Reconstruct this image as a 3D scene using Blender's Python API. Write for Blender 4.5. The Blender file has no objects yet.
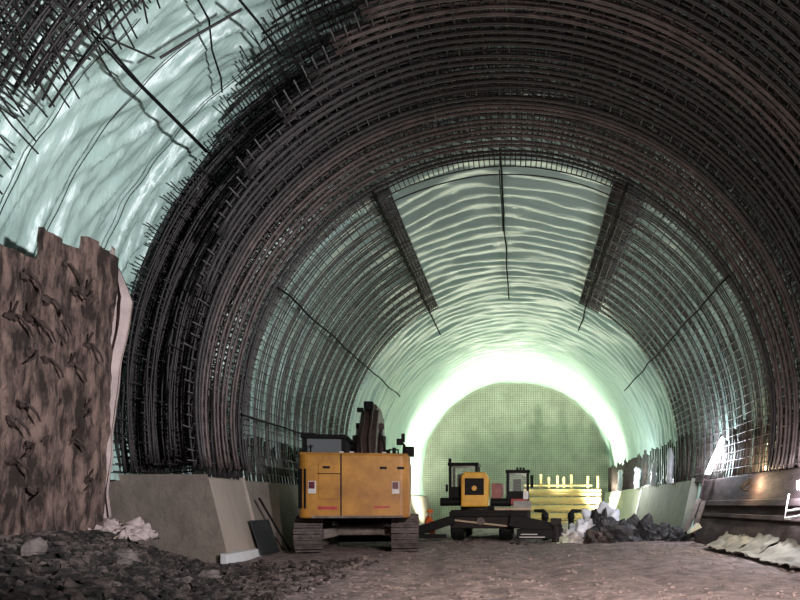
import bpy, math, random
from math import sin, cos, pi, radians as RAD
from mathutils import Vector, Matrix, noise

random.seed(7)
SC = bpy.context.scene
COL = SC.collection
F = 600.0; HC = 1.45; VX, VY = 521.0, 505.0      # focal length in px, eye height, vanishing point
XC, ZC = -0.42, 4.0                               # tunnel axis

def P(px, py, d):
    """photo pixel at a distance d down the tunnel -> world point"""
    return Vector(((px - VX) * d / F, d, HC + (VY - py) * d / F))

# ------------------------------------------------------------------ materials
def mat(name, col, rough=.7, metal=0., var=0., scale=3., col2=None, bump=0., bscale=None, spec=.5,
        emit=None, estr=0., stretch=None, trans=0., detail=6., ramp=(.35, .65)):
    m = bpy.data.materials.new(name); m.use_nodes = True
    nt = m.node_tree; b = nt.nodes['Principled BSDF']
    b.inputs['Base Color'].default_value = (*col, 1)
    b.inputs['Roughness'].default_value = rough
    b.inputs['Metallic'].default_value = metal
    b.inputs['Specular IOR Level'].default_value = spec
    tc = nt.nodes.new('ShaderNodeTexCoord'); mp = nt.nodes.new('ShaderNodeMapping')
    nt.links.new(tc.outputs['Object'], mp.inputs[0])
    if stretch: mp.inputs['Scale'].default_value = stretch
    if col2 is not None or var:
        if col2 is None: col2 = tuple(max(0, c * (1 - var)) for c in col)
        n = nt.nodes.new('ShaderNodeTexNoise'); n.inputs['Scale'].default_value = scale
        n.inputs['Detail'].default_value = detail; n.inputs['Roughness'].default_value = .65
        nt.links.new(mp.outputs[0], n.inputs['Vector'])
        r = nt.nodes.new('ShaderNodeValToRGB')
        r.color_ramp.elements[0].position = ramp[0]; r.color_ramp.elements[1].position = ramp[1]
        r.color_ramp.elements[0].color = (*col2, 1); r.color_ramp.elements[1].color = (*col, 1)
        nt.links.new(n.outputs['Fac'], r.inputs[0]); nt.links.new(r.outputs[0], b.inputs['Base Color'])
    if bump:
        n2 = nt.nodes.new('ShaderNodeTexNoise'); n2.inputs['Scale'].default_value = bscale or scale * 3
        n2.inputs['Detail'].default_value = 8; n2.inputs['Roughness'].default_value = .6
        nt.links.new(mp.outputs[0], n2.inputs['Vector'])
        bp = nt.nodes.new('ShaderNodeBump'); bp.inputs['Strength'].default_value = 1.; bp.inputs['Distance'].default_value = bump
        nt.links.new(n2.outputs['Fac'], bp.inputs['Height']); nt.links.new(bp.outputs[0], b.inputs['Normal'])
    if emit:
        b.inputs['Emission Color'].default_value = (*emit, 1); b.inputs['Emission Strength'].default_value = estr
    if trans: b.inputs['Transmission Weight'].default_value = trans
    return m

M = {}
M['membrane'] = mat('membrane', (.51, .69, .62), .33, var=.12, scale=1.1, bump=.03, bscale=2.6, spec=.7, stretch=(.3, 2.2, .3))
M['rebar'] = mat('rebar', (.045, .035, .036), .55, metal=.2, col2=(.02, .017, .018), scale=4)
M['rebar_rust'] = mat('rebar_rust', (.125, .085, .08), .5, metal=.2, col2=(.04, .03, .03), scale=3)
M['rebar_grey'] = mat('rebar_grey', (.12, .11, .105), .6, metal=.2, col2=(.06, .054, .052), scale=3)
M['ground'] = mat('ground', (.34, .26, .245), .9, col2=(.115, .088, .085), scale=1.9, bump=.17, bscale=6.5, detail=9)
M['gravel'] = mat('gravel', (.27, .21, .195), .9, col2=(.10, .078, .074), scale=3)
M['rubble'] = mat('rubble', (.19, .14, .125), .9, col2=(.02, .015, .0145), scale=4, bump=.03, bscale=14, ramp=(.46, .72))
M['stone'] = mat('stone', (.24, .19, .175), .9, col2=(.10, .08, .075), scale=5, bump=.02, bscale=20)
M['concrete'] = mat('concrete', (.30, .25, .21), .85, col2=(.20, .165, .14), scale=1.1, bump=.012, bscale=9)
M['concrete_rough_shaded'] = mat('concrete_rough_shaded', (.27, .215, .175), .9, col2=(.18, .14, .115), scale=1.6, bump=.03, bscale=7)
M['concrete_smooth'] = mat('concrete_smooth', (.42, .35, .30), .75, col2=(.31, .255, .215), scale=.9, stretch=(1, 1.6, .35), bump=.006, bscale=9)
M['concrete_dark'] = mat('concrete_dark', (.07, .05, .05), .85, col2=(.022, .016, .017), spec=.1, scale=1.4, stretch=(1, .6, 2.), bump=.014, bscale=8)
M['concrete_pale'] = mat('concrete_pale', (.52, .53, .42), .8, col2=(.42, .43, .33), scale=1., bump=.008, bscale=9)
M['concrete_green'] = mat('concrete_green', (.22, .225, .18), .8, col2=(.14, .145, .12), scale=1.2, bump=.008, bscale=9)
M['shotcrete'] = mat('shotcrete', (.27, .175, .145), .9, col2=(.034, .021, .017), scale=2.8, stretch=(1, 1.7, .5), bump=.2, bscale=5, ramp=(.42, .62), detail=10)  # brown streaks, dark tone deepened in the colour to stand for relief shade
M['rust'] = mat('rust', (.06, .036, .03), .8, var=.5, scale=9)
M['cloth'] = mat('cloth', (.58, .46, .43), .8, col2=(.42, .33, .31), scale=2.5, bump=.015, bscale=8)
M['cloth_grey'] = mat('cloth_grey', (.22, .21, .17), .8, col2=(.14, .13, .11), scale=2.5, bump=.015, bscale=8)
M['plastic'] = mat('plastic', (.85, .86, .92), .3, col2=(.6, .63, .74), scale=3, bump=.02, bscale=8)
M['tarp_dark'] = mat('tarp_dark', (.035, .034, .04), .55, var=.5, scale=4, bump=.02, bscale=8)
M['yellow'] = mat('yellow', (.45, .205, .026), .5, col2=(.25, .105, .015), scale=1.5, bump=.003, bscale=14)
M['yellow_bright'] = mat('yellow_bright', (.80, .44, .04), .45, col2=(.62, .32, .03), scale=2)
M['black'] = mat('black', (.010, .0095, .0105), .6, var=.4, scale=6, spec=.15)
M['dark_metal'] = mat('dark_metal', (.028, .022, .022), .65, col2=(.014, .012, .012), scale=5, spec=.2)
M['boom_brown'] = mat('boom_brown', (.085, .046, .04), .6, col2=(.03, .02, .02), scale=4)
M['track'] = mat('track', (.13, .105, .10), .8, col2=(.05, .04, .04), scale=5, bump=.02, bscale=18)
M['mud_metal'] = mat('mud_metal', (.20, .165, .15), .85, col2=(.07, .055, .05), scale=3, bump=.015)
M['chrome'] = mat('chrome', (.55, .55, .56), .3, metal=.9)
M['glass'] = mat('glass', (.16, .17, .18), .12, spec=.8)
M['glass_light'] = mat('glass_light', (.55, .62, .55), .15, spec=.6, trans=.75)
m_ = M['glass_light']; nt_ = m_.node_tree
for n_ in list(nt_.nodes): nt_.nodes.remove(n_)
o_ = nt_.nodes.new('ShaderNodeOutputMaterial'); x_ = nt_.nodes.new('ShaderNodeMixShader'); t_ = nt_.nodes.new('ShaderNodeBsdfTransparent'); g_ = nt_.nodes.new('ShaderNodeBsdfPrincipled')
g_.inputs['Base Color'].default_value = (.5, .55, .5, 1); g_.inputs['Roughness'].default_value = .15; x_.inputs[0].default_value = .16
nt_.links.new(t_.outputs[0], x_.inputs[1]); nt_.links.new(g_.outputs[0], x_.inputs[2]); nt_.links.new(x_.outputs[0], o_.inputs[0])
M['red'] = mat('red', (.38, .03, .03), .5, var=.3, scale=6)
M['dull_red'] = mat('dull_red', (.30, .11, .11), .6, var=.4, scale=5)
M['red_lens'] = mat('red_lens', (.10, .02, .03), .3)
M['white'] = mat('white', (.75, .75, .75), .5, var=.15, scale=5)
M['offwhite'] = mat('offwhite', (.60, .56, .54), .6, var=.2, scale=4)
M['grey'] = mat('grey', (.30, .29, .28), .7, var=.3, scale=4)
M['wood_yellow'] = mat('wood_yellow', (.66, .50, .22), .7, col2=(.48, .34, .14), scale=2, stretch=(.4, 1, 4))
M['wood'] = mat('wood', (.50, .40, .30), .8, col2=(.35, .26, .18), scale=2, stretch=(1, 1, 3))
M['hivis'] = mat('hivis', (.85, .16, .03), .7, var=.2, scale=10)
M['skin'] = mat('skin', (.55, .33, .24), .6)
M['dark_cloth'] = mat('dark_cloth', (.05, .05, .07), .8)
M['helmet'] = mat('helmet', (.85, .20, .03), .35)
M['cable'] = mat('cable', (.012, .011, .011), .9, spec=.1)
M['lamp'] = mat('lamp', (1, 1, 1), .4, emit=(.86, .90, 1.0), estr=38.)
M['lamp_warm'] = mat('lamp_warm', (1, .9, .7), .4, emit=(1., .78, .48), estr=14.)
M['bulkhead'] = mat('bulkhead', (.42, .46, .36), .8, col2=(.31, .34, .27), scale=.8, bump=.02, bscale=5)

# ------------------------------------------------------------------ mesh builder
class MB:
    def __init__(s): s.v = []; s.f = []
    def add(s, v, f):
        o = len(s.v); s.v += [Vector(p) for p in v]; s.f += [tuple(i + o for i in q) for q in f]
    def box(s, c, d, rot=None):
        hx, hy, hz = d[0] / 2, d[1] / 2, d[2] / 2
        v = [Vector((x, y, z)) for x in (-hx, hx) for y in (-hy, hy) for z in (-hz, hz)]
        if rot is not None: v = [rot @ p for p in v]
        c = Vector(c)
        s.add([p + c for p in v], [(0, 1, 3, 2), (4, 6, 7, 5), (0, 4, 5, 1), (2, 3, 7, 6), (0, 2, 6, 4), (1, 5, 7, 3)])
        return s
    def bb(s, x0, x1, y0, y1, z0, z1):
        return s.box(((x0 + x1) / 2, (y0 + y1) / 2, (z0 + z1) / 2), (x1 - x0, y1 - y0, z1 - z0))
    def beam(s, a, b, w, h):
        a, b = Vector(a), Vector(b); d = b - a
        return s.box((a + b) / 2, (w, d.length, h), d.to_track_quat('Y', 'Z').to_matrix())
    def tube(s, pts, r, n=6, closed=False, cap=True):
        pts = [Vector(p) for p in pts]; m = len(pts)
        if m < 2: return s
        o = len(s.v)
        def tan(i):
            if closed: t = pts[(i + 1) % m] - pts[i - 1]
            else: t = pts[min(i + 1, m - 1)] - pts[max(i - 1, 0)]
            return t.normalized() if t.length > 1e-9 else Vector((0, 0, 1))
        t0 = tan(0)
        u = t0.cross(Vector((0, 1, 0)))
        if u.length < .1: u = t0.cross(Vector((1, 0, 0)))
        u.normalize()
        for i in range(m):
            t = tan(i); u = (u - t * u.dot(t)).normalized(); w = t.cross(u)
            ri = r[i] if isinstance(r, (list, tuple)) else r
            for k in range(n):
                a = 2 * pi * k / n
                s.v.append(pts[i] + u * (ri * cos(a)) + w * (ri * sin(a)))
        for i in range(m if closed else m - 1):
            j = (i + 1) % m
            for k in range(n):
                q = (k + 1) % n
                s.f.append((o + i * n + k, o + i * n + q, o + j * n + q, o + j * n + k))
        if cap and not closed:
            s.f.append(tuple(o + k for k in range(n))[::-1]); s.f.append(tuple(o + (m - 1) * n + k for k in range(n)))
        return s
    def cyl(s, a, b, r, n=14): return s.tube([a, b], r, n)
    def prism(s, poly, axis, a, b):
        """polygon extruded from a to b along axis (0,1,2); polygon axes are the other two in order"""
        def pt(p, t):
            q = list(p); q.insert(axis, t); return q
        n = len(poly)
        v = [pt(p, a) for p in poly] + [pt(p, b) for p in poly]
        s.add(v, [tuple(range(n))[::-1], tuple(range(n, 2 * n))] + [(i, (i + 1) % n, n + (i + 1) % n, n + i) for i in range(n)])
        return s
    def grid(s, fn, nu, nv):
        s.add([fn(i / nu, j / nv) for i in range(nu + 1) for j in range(nv + 1)],
              [(i * (nv + 1) + j, (i + 1) * (nv + 1) + j, (i + 1) * (nv + 1) + j + 1, i * (nv + 1) + j + 1) for i in range(nu) for j in range(nv)])
        return s
    def slab(s, front, back, nu, nv):
        """closed slab between two grids"""
        o = len(s.v); s.grid(front, nu, nv); k = (nu + 1) * (nv + 1); s.grid(back, nu, nv)
        I = lambda i, j: o + i * (nv + 1) + j
        ring = [I(i, 0) for i in range(nu)] + [I(nu, j) for j in range(nv)] + [I(i, nv) for i in range(nu, 0, -1)] + [I(0, j) for j in range(nv, 0, -1)]
        for a, b in zip(ring, ring[1:] + ring[:1]): s.f.append((a, b, b + k, a + k))
        return s
    def blob(s, c, rad, seed=0, amp=.25, nu=10, nv=7, fr=1.3, flat=None, rz=0.):
        c = Vector(c); o = len(s.v); sd = Vector((seed * 7.3, seed * 3.1, seed * 1.7))
        def pt(a, b):
            d = Vector((cos(a) * sin(b), sin(a) * sin(b), cos(b)))
            k = 1 + amp * noise.noise(d * fr + sd) * 2
            if nu > 30: k += amp * .28 * (1 - 3 * abs(noise.noise(d * fr * 1.6 - sd)))
            p = Vector((d.x * rad[0], d.y * rad[1], d.z * rad[2])) * k
            if rz: p = Vector((p.x * cos(rz) - p.y * sin(rz), p.x * sin(rz) + p.y * cos(rz), p.z))
            if flat is not None: p.z = max(p.z, flat)
            return c + p
        s.v.append(pt(0, 0))
        for j in range(1, nv):
            for i in range(nu): s.v.append(pt(2 * pi * i / nu, pi * j / nv))
        s.v.append(pt(0, pi)); last = len(s.v) - 1
        for i in range(nu):
            s.f.append((o, o + 1 + i, o + 1 + (i + 1) % nu)); 
            s.f.append((last, o + 1 + (nv - 2) * nu + (i + 1) % nu, o + 1 + (nv - 2) * nu + i))
            for j in range(nv - 2):
                a = o + 1 + j * nu
                s.f.append((a + i, a + nu + i, a + nu + (i + 1) % nu, a + (i + 1) % nu))
        return s
    def build(s, name, m, parent=None, smooth=False, bevel=0., world=False, loc=None, base=False):
        off = Vector((0, 0, 0))
        if parent is not None and world:
            q = parent
            while q is not None: off += q.location; q = q.parent
        if base:
            xs = [p.x for p in s.v]; ys = [p.y for p in s.v]; zs = [p.z for p in s.v]
            off = Vector(((min(xs) + max(xs)) / 2, (min(ys) + max(ys)) / 2, min(zs)))
        me = bpy.data.meshes.new(name)
        me.from_pydata([tuple(p - off) for p in s.v], [], s.f); me.update()
        o = bpy.data.objects.new(name, me); COL.objects.link(o)
        me.materials.append(M[m] if isinstance(m, str) else m)
        if parent is not None: o.parent = parent
        if base: o.location = off
        if loc is not None: o.location = loc
        if smooth:
            for p in me.polygons: p.use_smooth = True
        if bevel:
            bm = o.modifiers.new('bevel', 'BEVEL'); bm.width = bevel; bm.segments = 2; bm.limit_method = 'ANGLE'; bm.angle_limit = RAD(40)
        return o

def tag(o, label=None, cat=None, group=None, kind=None):
    if label: o['label'] = label
    if cat: o['category'] = cat
    if group: o['group'] = group
    if kind: o['kind'] = kind
    return o
def empty(name, loc, label, cat, group=None, rz=0.):
    o = bpy.data.objects.new(name, None); COL.objects.link(o); o.location = loc; o.rotation_euler.z = rz
    o.empty_display_size = .2
    return tag(o, label, cat, group)
def dup(o, parent=None, loc=None):
    c = o.copy(); COL.objects.link(c)
    if parent is not None: c.parent = parent
    if loc is not None: c.location = loc
    return c

# ------------------------------------------------------------------ tunnel lining
def ss(a, b, x):
    t = min(1, max(0, (x - a) / (b - a))); return t * t * (3 - 2 * t)
def Rm(d): return 10.5 - 2.0 * ss(16.6, 18.9, d)
def RP(th, R, d): return Vector((XC + R * cos(th), d, ZC + R * sin(th)))
def ridge(x): return 1 - abs(x) * 2.2
def lining(th, d):
    """drooping plastic sheet: hoop-wise pleats, sharper near the eye, tied back at intervals"""
    R = Rm(d); a = th * 9.5
    near = 1 - ss(16.5, 18.5, d)
    w = 0
    if near > 0:
        g = d + a * .2; wv = noise.noise(Vector((a * .35, d * .5, 9)))
        c1 = ridge(noise.noise(Vector((a * .16, g * .85 + wv * .5, 3.1))))
        c2 = ridge(noise.noise(Vector((a * .13 + 7, (d + a * .30) * 1.9 + wv * .7, 7.7))))
        c3 = ridge(noise.noise(Vector((a * .2 + 3, (d + a * .12) * 3.4 + wv * .9, 5.1))))
        c4 = ridge(noise.noise(Vector((a * .3 + 1, (d + a * .42) * 4.6 + wv, 2.6))))
        w += near * (.14 * c1 * abs(c1) + .13 * c2 * abs(c2) + .09 * max(0, c3) ** 3 + .05 * max(0, c4) ** 3 + .12 * noise.noise(Vector((a * .3, d * .5, 2))))
    if near < 1:
        per = .72; ph = d / per + .55 * noise.noise(Vector((a * .28, d * .35, 0)))
        sag = abs(sin(pi * ph)) ** .8
        am = .19 + .12 * noise.noise(Vector((a * .4, d * .8, 5)))
        w += (1 - near) * (am * sag + .05 * noise.noise(Vector((a * .5, d * 2.6, 2))) + .035 * noise.noise(Vector((a * 1.2, d * 3.4, 4))) + .035 * noise.noise(Vector((a * .3, d * 5.5, 6))))
    return RP(th, R - w, d)
def lining_piece(name, t0, t1, nt):
    ds = []; d = 4.0
    while d < 53.3: ds.append(d); d += .055 if d < 17.5 else (.1 if d < 40 else .16)
    b = MB(); n = len(ds) - 1
    b.grid(lambda u, v: lining(RAD(t0 + (t1 + (9.5 * ss(16.6, 17.6, ds[round(u * n)]) if t1 > 180 else 0) - t0) * v), ds[round(u * n)]), n, nt)
    o = b.build(name, 'membrane', smooth=True); tag(o, kind='structure'); return o
lining_piece('wall_right', -26, 55, 90)
lining_piece('ceiling', 55, 125, 80)
lining_piece('wall_left', 125, 190.6, 150)

# bulkhead that closes the far end
b = MB(); N = 72
pts = [RP(2 * pi * i / N, 8.7, 53.0) for i in range(N)]; pb = [RP(2 * pi * i / N, 8.7, 53.4) for i in range(N)]
b.add(pts + pb, [tuple(range(N)), tuple(range(2 * N - 1, N - 1, -1))] + [(i, N + i, N + (i + 1) % N, (i + 1) % N) for i in range(N)])
tag(b.build('wall_back', 'bulkhead'), kind='structure')

# floor
def gz(x, d):
    m = 0
    if x < -2.5:
        k = min(1, max(0, (-.46 * d - x) / 3.4)); k = k * k * (3 - 2 * k)
        far = 1 - ss(12.6, 15.2, d)
        m = .78 * k * far * (1 + .25 * noise.noise(Vector((x * .6, d * .6, 4))))
    n = .09 * noise.noise(Vector((x * .35, d * .35, 0))) + .05 * noise.noise(Vector((x * 1.3, d * 1.1, 3))) + .028 * noise.noise(Vector((x * 3.6, d * 3.2, 8)))
    rough = 1 + 3.2 * (m / .78)
    rut = 0
    for rx in (-2.2, .6, 2.6):
        q = x - rx - .35 * sin(d * .25); rut -= .05 * math.exp(-(q / .3) ** 2)
    return m + n * min(rough, 2.6) + rut - .02
ds = [4.5 * (53.0 / 4.5) ** (i / 300) for i in range(301)]
b = MB(); b.grid(lambda u, v: Vector((-11.5 + 22 * v, ds[round(u * 300)], gz(-11.5 + 22 * v, ds[round(u * 300)]))), 300, 220)
tag(b.build('floor', 'ground', smooth=True), kind='structure')

# ------------------------------------------------------------------ kicker walls
def kicker(name, d0, d1, side, m, label, top, out0, out1, foot=7.28, topx=7.88, round_near=False, nd=1):
    """low wall with a leaning inner face: (offset from axis) foot / top, outer offset runs out0 -> out1"""
    b = MB(); secs = []
    for i in range(nd + 1):
        t = i / nd; d = d0 + (d1 - d0) * t; o = out0 + (out1 - out0) * ss(0, 1, t)
        secs.append([(XC + side * foot, d, -.25), (XC + side * topx, d, top), (XC + side * o, d, top), (XC + side * o, d, -.25)])
    v = [p for s_ in secs for p in s_]
    f = [(0, 1, 2, 3), tuple(4 * nd + k for k in (3, 2, 1, 0))]
    for i in range(nd):
        for k in range(4): f.append((4 * i + k, 4 * i + (k + 1) % 4, 4 * i + 4 + (k + 1) % 4, 4 * i + 4 + k))
    b.add(v, f)
    o = b.build(name, m, bevel=.06, base=True)
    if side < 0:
        o.data.materials.append(M['concrete_rough_shaded']); o.data.polygons[0].material_index = 1  # rough stop end, its shade put into a darker colour
    return tag(o, label, 'concrete wall', 'concrete kicker walls')
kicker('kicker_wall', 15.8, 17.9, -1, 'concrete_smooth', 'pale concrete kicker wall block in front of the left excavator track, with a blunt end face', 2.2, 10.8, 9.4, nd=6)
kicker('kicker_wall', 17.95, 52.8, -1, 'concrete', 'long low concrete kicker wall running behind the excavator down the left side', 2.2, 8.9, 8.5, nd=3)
kd = kicker('kicker_wall', 8.0, 24.4, 1, 'concrete_dark', 'dark brown concrete kicker wall with a bent hook and lamps, right side nearest', 2.47, 10.0, 9.0, nd=6)
kicker('kicker_wall', 26.0, 36.6, 1, 'concrete_green', 'grey green concrete kicker wall block on the right behind the leaning planks', 2.55, 8.6, 8.5)
kicker('kicker_wall', 36.9, 52.8, 1, 'concrete_pale', 'pale yellow lit concrete kicker wall block at the far right end', 2.55, 8.6, 8.5)
# ledges on the dark kicker (walers)
def face_x(z, side=1): return XC + side * (7.28 + .6 * z / 2.47)
for z0, z1, pr in ((1.42, 1.62, .16), (1.02, 1.16, .12)):
    b = MB(); b.prism([(face_x(z0) - pr, z0), (face_x(z1) - pr, z1), (face_x(z1) + .1, z1), (face_x(z0) + .1, z0)], 1, 8.2, 24.2)
    b.build('waler', 'concrete_dark', kd, bevel=.02, world=True)
b = MB(); b.prism([(face_x(0) - .1, .0), (face_x(.95) - .06, .95), (face_x(.95) + .1, .95), (face_x(0) + .1, .0)], 1, 8.2, 24.2)
b.build('base_panel', 'concrete_dark', kd, bevel=.02, world=True)
# white step at the foot of the left block
b = MB(); p0 = face_x(0, -1)
b.prism([(p0 - .1, -.1), (p0 + .10, -.1), (p0 + .06, .17), (p0 - .1, .19)], 1, 15.55, 17.7)
tag(b.build('base_strip', 'white', bevel=.02, base=True), 'white strip lying along the foot of the left kicker wall block', 'strip')
# dark sheet and strut leaning on the left kicker
q0, q1 = P(256, 528, 17.2), P(287, 553, 17.9)
b = MB()
c = [(-7.62, 17.75, 0.0), (-7.95, 17.75, 1.02), (-7.95, 19.0, 1.02), (-7.45, 19.0, 0.0)]
b.slab(lambda u, v: Vector((-7.50 - .34 * v, 17.4 + 1.25 * u, 1.0 * v + .0)), lambda u, v: Vector((-7.55 - .34 * v, 17.4 + 1.25 * u, 1.0 * v)), 4, 4)
tag(b.build('sheet', 'tarp_dark', base=True), 'dark sheet leaning on the left kicker wall beside the excavator track', 'sheet')
b = MB().cyl((-7.86, 18.0, 1.66), (-7.28, 18.9, .02), .035, 8)
tag(b.build('pole', 'black', base=True), 'thin dark pole leaning diagonally against the left kicker wall', 'pole')

# ------------------------------------------------------------------ rebar
def arc(R, d, a0, a1, step=3.0, jit=0., seed=0):
    n = max(2, int(abs(a1 - a0) / step)); out = []
    for i in range(n + 1):
        a = RAD(a0 + (a1 - a0) * i / n)
        out.append(RP(a, R + jit * noise.noise(Vector((a * 3, seed, 1))), d + jit * 1.2 * noise.noise(Vector((a * 2.5, seed, 7)))))
    return out
SPR = -11.0; SPL = 191.0

def end_inner(d):      # how far the inner ribs reach towards the left
    if d >= 15.35: return SPL
    if d >= 13.5: return 125 + (d - 13.5) * 22
    return max(100, 125 - (13.5 - d) * 12)
cage = empty('arch_rebar_cage', (XC, 17.9, 2.5), 'dark arch cage of thick steel ribs, spanning the tunnel overhead', 'rebar cage')
d = 8.2; k = 0; ribs = []
while d < 18.0:
    ribs.append(d); d += .47 + random.uniform(-.03, .03)
if ribs[-1] < 17.6: ribs.append(17.95)
else: ribs[-1] = 17.95
for k, d in enumerate(ribs):
    e = end_inner(d); b = MB(); w = .10; r0 = .042
    R = 8.0 + random.uniform(-.05, .05)
    A = arc(R, d - w, SPR, e, 3, .035, k); B = arc(R + random.uniform(-.02, .02), d + w, SPR, e, 3, .035, k + .3); Cc = arc(R + .22, d, SPR, e, 3, .03, k + .6)
    b.tube(A, r0, 6); b.tube(B, r0, 6); b.tube(Cc, .028, 5)
    for i in range(0, len(A) - 1):
        b.tube([A[i], Cc[i + 1]], .012, 4, cap=False); b.tube([B[i], Cc[i + 1]], .012, 4, cap=False)
        b.tube([A[i], B[i + 1]], .012, 4, cap=False)
    b.build('arch_rib', 'rebar_rust' if random.random() < .55 else 'rebar', cage, world=True, smooth=True)
# inner longitudinal bars
def d_inner(a):        # nearest d at which the inner layer exists for an angle
    if a <= 100: return 8.0
    lo = 8.0
    for d in ribs:
        if end_inner(d) >= a - .5: return d - .2
    return 15.3
nin = 98; st = 0
for i in range(nin):
    a = SPR + 1 + (SPL - SPR - 2) * i / (nin - 1)
    d0 = d_inner(a) - random.uniform(0, .35); d1 = 18.15 + random.uniform(0, .35)
    RR = 8.11 + random.uniform(-.05, .05); dd = [d0 + (d1 - d0) * t / 6 for t in range(7)]
    b = MB().tube([RP(RAD(a + .25 * noise.noise(Vector((i, t * .8, 0)))), RR + .05 * noise.noise(Vector((i * 2.1, t, 3))), t) for t in dd], .02, 5)
    b.build('longitudinal_bar', 'rebar_grey', cage, world=True, smooth=True)  # lighter colour put in as glints between the dark ribs
# second hoop row, one every half spacing, thin
for k, d in enumerate(ribs[:-1]):
    for q in ((.5,) if k % 3 == 0 else ()):
        dd = d + (ribs[k + 1] - d) * q
        MB().tube(arc(8.22, dd, SPR, end_inner(dd), 3, .06, k + q), .016, 5).build('hoop_bar', 'rebar', cage, world=True, smooth=True)

# outer layer against the membrane
def d_outer(a):
    if a >= 139: return 15.7
    if a >= 118: return 13.5 + (a - 118) / 21 * 2.2
    if a >= 108: return 10.0 + (a - 108) / 10 * 3.5
    return 9.0
def a_outer(d):
    if d >= 15.7: return 189.6
    if d >= 13.5: return 118 + (d - 13.5) / 2.2 * 21
    if d >= 10: return 108 + (d - 10) / 3.5 * 10
    return 104
def Ro(d): return Rm(d) - .32
outer = empty('outer_rebar_mesh', (XC, 16.5, 1.9), 'dense dark rebar mesh close against the lining, its ragged left edge beside the pale sheet', 'rebar mesh')
hs = []; d = 9.0
while d < 17.5: hs.append(d); d += .17 + random.uniform(-.03, .03)
extra = MB()
for i, d in enumerate(hs):
    e = a_outer(d)
    if d >= 15.7: e += random.uniform(-1, .4)
    pts = arc(Ro(d) + random.uniform(-.06, .06), d, -13, e, 3, .07, i)
    MB().tube(pts, .024, 5).build('hoop_bar', 'rebar', outer, world=True, smooth=True)
    if d < 17.3: extra.tube(arc(Ro(d) - .55 + random.uniform(-.05, .05), d + .08, -12, e - (2 if d < 15.7 else 0), 4, .07, i + .5), .018, 5)
    if d < 17.2 and (i % 2 == 0 or d > 14.5): extra.tube(arc(Ro(d) - 1.1, d + .05, -12, e - (4 if d < 15.7 else 0), 4, .09, i + .7), .018, 5)
na = 176; idx = 0
for i in range(na):
    a = -9.5 + 199 * i / (na - 1)
    d0 = d_outer(a) - random.uniform(0, .55); d1 = 18.9; n = 8
    dd = [d0 + (d1 - d0) * t / n for t in range(n + 1)]
    pts = [RP(RAD(a + .3 * noise.noise(Vector((i, t, 0)))), Ro(t) - .04, t) for t in dd]
    if a > 100 and idx < 98:
        MB().tube(pts, .018, 5).build('longitudinal_bar', 'rebar', outer, world=True, smooth=True); idx += 1
    else: extra.tube(pts, .018, 5)
    if i % 2: extra.tube([RP(RAD(a + .5), Ro(t) - .6, t) for t in [min(t + .25, 17.4) for t in dd if t < 17.5]], .016, 4)
    if i % 3 == 0: extra.tube([RP(RAD(a + .9), Ro(t) - 1.15, t) for t in [min(t + .4, 17.2) for t in dd if t < 17.3]], .016, 4)
for i in range(30):          # thick left flank: more layers, slightly askew
    dd = 15.55 + 1.6 * i / 29 + random.uniform(-.05, .05)
    for rr in (.28, .82, 1.38):
        extra.tube(arc(Ro(dd) - rr + random.uniform(-.08, .08), dd, 106, 189.4 - rr * 1.2 + .6, 3, .1, i + rr), .024, 5)
for i in range(100):
    a = 104 + 85 * i / 99
    for rr in (.3, .85, 1.4):
        extra.tube([RP(RAD(a + random.uniform(-.3, .3)), Ro(t) - rr, t) for t in (15.5 + random.uniform(-.3, .3) + rr * .15, 16.2, 16.8, 17.3)], .022, 4)
o = extra.build('hoop_and_cross_bar', 'rebar', outer, world=True, smooth=True); tag(o, 'dense inner layers of the dark mesh', kind='stuff')

# near mesh over the upper left
nm = empty('overhead_rebar_mesh', (XC - 6, 9, 8), 'dark tangled rebar mesh hanging overhead in the upper left corner', 'rebar mesh')
near_extra = MB(); c1 = c2 = 0
for i in range(44):
    d = 6.2 + (11.0 - 6.2) * i / 43 + random.uniform(-.04, .04)
    pts = arc(9.95 + random.uniform(-.1, .05), d, 100, 153 + random.uniform(-2, 2) - (d - 10.4) * (4 if d > 10.4 else 0), 3, .1, i)
    MB().tube(pts, .02, 5).build('hoop_bar', 'rebar', nm, world=True, smooth=True)
    near_extra.tube(arc(9.45 + random.uniform(-.1, .1), d + .05, 100, 150, 3, .14, i + .4), .019, 5)
for i in range(76):
    a = 100 + 53 * i / 75 + random.uniform(-.2, .2)
    d1 = 11.15 + random.uniform(-.25, .35) + (.35 if a < 135 else -.02 * (a - 135))
    pts = [RP(RAD(a + .5 * noise.noise(Vector((i, t, 0)))), 9.9 + .1 * noise.noise(Vector((i, t * .7, 5))), t) for t in [6 + (d1 - 6) * q / 8 for q in range(9)]]
    MB().tube(pts, .019, 5).build('longitudinal_bar', 'rebar', nm, world=True, smooth=True)
    if i % 2 == 0:
        near_extra.tube([RP(RAD(a + q * 1.1 + random.uniform(-.3, .3)), 9.45 + .12 * noise.noise(Vector((i, q, 6))), 6 + (d1 - 6.1) * q / 8) for q in range(9)], .018, 5)
for i in range(170):
    a = random.uniform(102, 147); d0_ = random.uniform(6.5, 10.2); a2_ = a + random.uniform(-6, 6); d1_ = min(11.1, d0_ + random.uniform(.5, 2.2))
    RR = random.uniform(9.1, 9.9)
    near_extra.tube([RP(RAD(a + (a2_ - a) * q / 4), RR + .08 * sin(q + i), d0_ + (d1_ - d0_) * q / 4) for q in range(5)], .018, 5)
tag(near_extra.build('crossing_bar', 'rebar', nm, world=True, smooth=True), 'lower layer of crossing bars', kind='stuff')
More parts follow.
